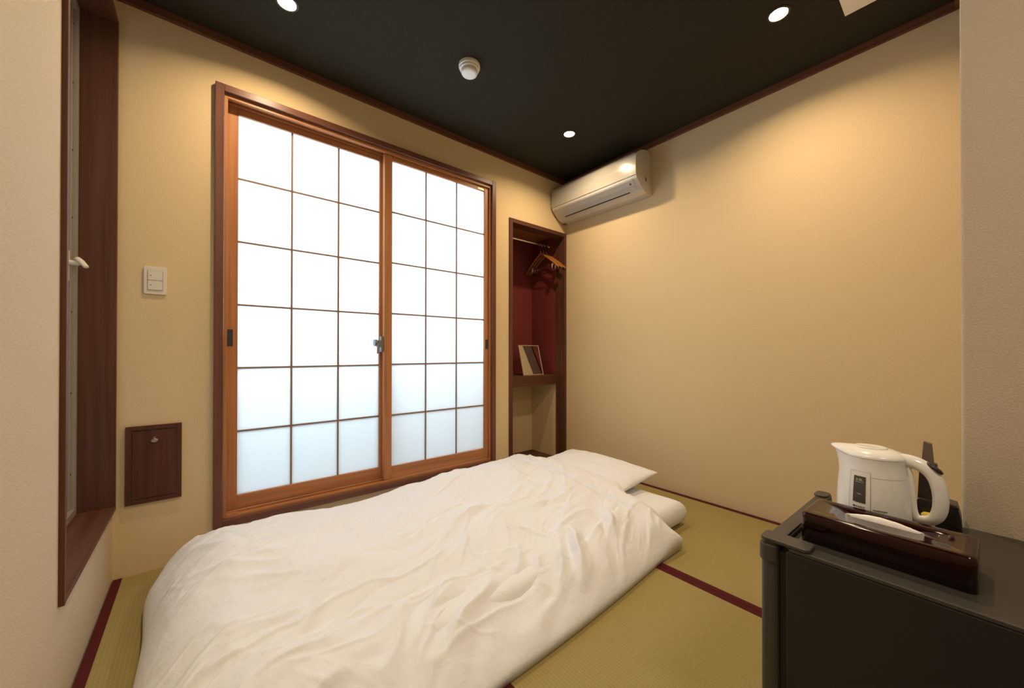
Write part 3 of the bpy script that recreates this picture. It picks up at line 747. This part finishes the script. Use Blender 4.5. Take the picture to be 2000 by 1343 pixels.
# ------------------------------------------------------------------ kettle
KX, KY = -1.150, -2.012
K = thing('electric_kettle', (KX, KY, FH+.0015), 'white electric kettle with grey water gauge behind the tissue box', 'kettle')
prof = [(0, .0), (.052, .0), (.060, .002), (.0645, .010), (.0655, .030), (.0645, .060), (.0625, .090), (.0595, .118), (.0570, .136), (.0560, .150), (.0570, .160)]
kb = bmesh.new(); n = 64; rings = []
for r, z in prof[1:]:
    ring = []
    for i in range(n):
        a = 2*math.pi*i/n
        # spout: swell toward +y near the top
        sp_ = max(0, math.cos(a-math.pi/2))**9*max(0, (z-.110)/.05)**1.6*.0140
        rr_ = r+sp_
        ring.append(kb.verts.new((rr_*math.cos(a), rr_*math.sin(a), z+.010*max(0, math.cos(a-math.pi/2))**6*max(0, (z-.13)/.03))))
    rings.append(ring)
for a, b in zip(rings, rings[1:]):
    for i in range(n): kb.faces.new((a[i], a[(i+1) % n], b[(i+1) % n], b[i]))
kb.faces.new(rings[0][::-1]); kb.faces.new(rings[-1])
body = obj('body', kb, M['kettle'], K, smooth=True)
es_ = body.modifiers.new('e', 'EDGE_SPLIT'); es_.split_angle = R(50)
# lid: shallow dome that follows the spout
lb = bmesh.new(); rings = []
for f_, dz in ((1.0, 0), (1.0, .0025), (.97, .006), (.85, .0115), (.6, .0165), (.3, .0185), (.0, .019)):
    ring = []
    for i in range(n):
        a = 2*math.pi*i/n; c_ = max(0, math.cos(a-math.pi/2))
        r = (.0575+c_**9*.0185)*f_
        ring.append(lb.verts.new((r*math.cos(a), r*math.sin(a), .1605+dz*(1-.55*c_**6*f_)+.0125*c_**6*f_)))
    rings.append(ring)
for a, b in zip(rings, rings[1:]):
    for i in range(n): lb.faces.new((a[i], a[(i+1) % n], b[(i+1) % n], b[i]))
lb.faces.new(rings[0][::-1]); bmesh.ops.remove_doubles(lb, verts=lb.verts, dist=1e-5)
lid = obj('lid', lb, M['kettle'], K, smooth=True)
e2 = lid.modifiers.new('e', 'EDGE_SPLIT'); e2.split_angle = R(60)
tube_o = lathe(bmesh.new(), [(.020, .1772), (.026, .1768), (.026, .1800), (.0235, .1812), (.020, .1806)], (0, .004, 0), 28, sy=1.15)
obj('steam_cap', tube_o, M['kettle'], lid, smooth=True)
# handle: D loop toward -y
hp = [(0, -.036, .158), (0, -.056, .160), (0, -.074, .156), (0, -.089, .146), (0, -.099, .130), (0, -.1045, .108), (0, -.1065, .085), (0, -.105, .060), (0, -.098, .042), (0, -.086, .034), (0, -.072, .033), (0, -.064, .045), (0, -.0615, .080), (0, -.058, .125), (0, -.052, .148)]
# smooth the path
def chaikin(p, it=2):
    p = [Vector(a) for a in p]
    for _ in range(it):
        q = [p[0]]
        for a, b in zip(p, p[1:]): q += [a*.75+b*.25, a*.25+b*.75]
        q.append(p[-1]); p = q
    return p
hp = chaikin(hp); nh = len(hp)
rads = []
for k in range(nh):
    u = k/(nh-1); rads.append((.0150 if u < .68 else .0120, .0090+.0060*max(0, 1-u*3.6) if u < .66 else .0090-.0015*min(1, (u-.66)/.1)))
hbm = tube(bmesh.new(), hp, [(a, b) for a, b in rads], 20, flat=Vector((0, -.35, 1)).normalized() if False else None)
obj('handle', hbm, M['kettle'], K, smooth=True)
bb = lathe(bmesh.new(), [(0, 0), (.0105, 0), (.0105, .003), (.007, .0055), (0, .006)], n=24, sx=.9, sy=1.5)
bmesh.ops.rotate(bb, verts=bb.verts, cent=(0, 0, 0), matrix=Matrix.Rotation(R(40), 3, 'X'))
bmesh.ops.translate(bb, verts=bb.verts, vec=(0, -.0965, .1505))
obj('power_button', bb, M['brown_pl'], K, smooth=True)
# decals wrapped on the body, facing the viewer (-x and a little +y)
def krad(z): return float(np.interp(z, [p[1] for p in prof[1:]], [p[0] for p in prof[1:]]))
def decal(name, a0, a1, z0, z1, m, lift=.0006, par=None, nseg=6):
    bm = bmesh.new(); G = []
    for i in range(nseg+1):
        a = R(a0+(a1-a0)*i/nseg); G.append([])
        for j in range(5):
            z = z0+(z1-z0)*j/4; r = krad(z)+lift; G[-1].append(bm.verts.new((r*math.cos(a), r*math.sin(a), z)))
    for i in range(nseg):
        for j in range(4): bm.faces.new((G[i][j], G[i+1][j], G[i+1][j+1], G[i][j+1]))
    return obj(name, bm, m, par or K, recalc=False, smooth=True)
ga = 166
obj_g = decal('gauge_bezel', ga-17, ga+17, .012, .130, M['kettle'], .0010)
gw = decal('water_gauge', ga-10, ga+10, .060, .119, M['gauge'], .0016)
gw['label'] = 'dark grey water level window'
def ktext(txt, a_c, z, size, m, par, lift=.0022):
    cu = bpy.data.curves.new('lettering', 'FONT'); cu.body = txt; cu.size = size; cu.align_x = 'CENTER'; cu.align_y = 'CENTER'; cu.extrude = .0001
    t_ = bpy.data.objects.new('lettering', cu); COL.objects.link(t_); t_.parent = par; cu.materials.append(m)
    a = R(a_c); r = krad(z)+lift
    bpy.context.view_layer.update(); me_ = bpy.data.meshes.new_from_object(t_); COL.objects.unlink(t_); bpy.data.objects.remove(t_)
    t_ = bpy.data.objects.new('lettering', me_); COL.objects.link(t_); t_.parent = par
    t_.location = (r*math.cos(a), r*math.sin(a), z); t_.rotation_euler = (R(90), 0, a+R(90))
    return t_
ktext('0.8L', ga, .111, .0075, M['gprint'], gw); ktext('MIN', ga, .079, .0042, M['gprint'], gw); 
tri = bmesh.new(); 
decal('gauge_line', ga-7, ga+7, .1055, .1062, M['gprint'], .0020, gw, 3)
# illegible small print rows kept as fine dashes
for k, w_ in enumerate((3.0, 1.6, 1.6, 1.4, 1.8, 1.4, 1.6)):
    a = ga-9.5+k*2.75; decal('print_dash', a, a+w_*.85, .0485, .0525, M['print'], .0016, obj_g, 2)
for k in range(11):
    a = ga+21+k*1.9; decal('print_dash', a, a+1.2, .0485, .0510, M['print'], .0008, K, 2)
decal('print_box', ga+25, ga+38, .0390, .0460, M['print'], .0008)
for g_ in (-17, 17): decal('bezel_edge', ga+g_-.35, ga+g_+.35, .012, .130, M['seam'], .0012, obj_g, 1)
decal('bezel_edge', ga-17, ga+17, .1293, .1300, M['seam'], .0012, obj_g)
decal('body_line', ga+15, ga+85, .1195, .1203, M['ac_dull'], .0005, K, 16)

# ------------------------------------------------------------------ dark stand behind the kettle
ST = thing('dark_stand', (-1.045, -2.112, FH), 'dark glossy plastic stand holding a tall taupe upright behind the kettle handle', 'holder')
sb = extrude_poly(bmesh.new(), [(-.02, .034, 0), (-.02, -.035, 0), (-.02, -.034, .030), (-.02, -.028, .058), (-.02, -.016, .060), (-.02, .030, .060), (-.02, .034, .056)], (.05, 0, 0))
obj('base', sb, M['brown_pl'], ST, bevel=.002)
def frustum(a, b):
    up = bmesh.new(); va = [up.verts.new(p) for p in a]; vb = [up.verts.new(p) for p in b]; up.faces.new(va[::-1]); up.faces.new(vb)
    for i in range(4): up.faces.new((va[i], va[(i+1) % 4], vb[(i+1) % 4], vb[i]))
    return up
obj('lower_body', frustum([(-.006, .034, .055), (.022, .034, .055), (.022, -.010, .055), (-.006, -.010, .055)], [(-.003, .0305, .142), (.018, .0305, .142), (.018, .003, .142), (-.003, .003, .142)]), M['brown_pl'], ST, bevel=.0015)
up = frustum([(-.002, .0275, .142), (.017, .0275, .142), (.017, .0075, .142), (-.002, .0075, .142)], [(0, .0245, .192), (.014, .0245, .192), (.014, .0105, .188), (0, .0105, .188)])
obj('upright', up, M['taupe'], ST, bevel=.0015)
obj('front_window', bx(-.0215, -.0195, -.030, .020, .012, .056), M['black'], ST, bevel=.0005)
yb = lathe(bmesh.new(), [(0, 0), (.011, 0), (.011, .029), (.008, .033), (0, .035)], (-.036, .016, .0), 24)
yo = obj('cap', yb, M['yellow']); yo.location = (-1.045, -2.112, FH+.0005); tag(yo, 'small yellow cap seen through the kettle handle', 'cap')
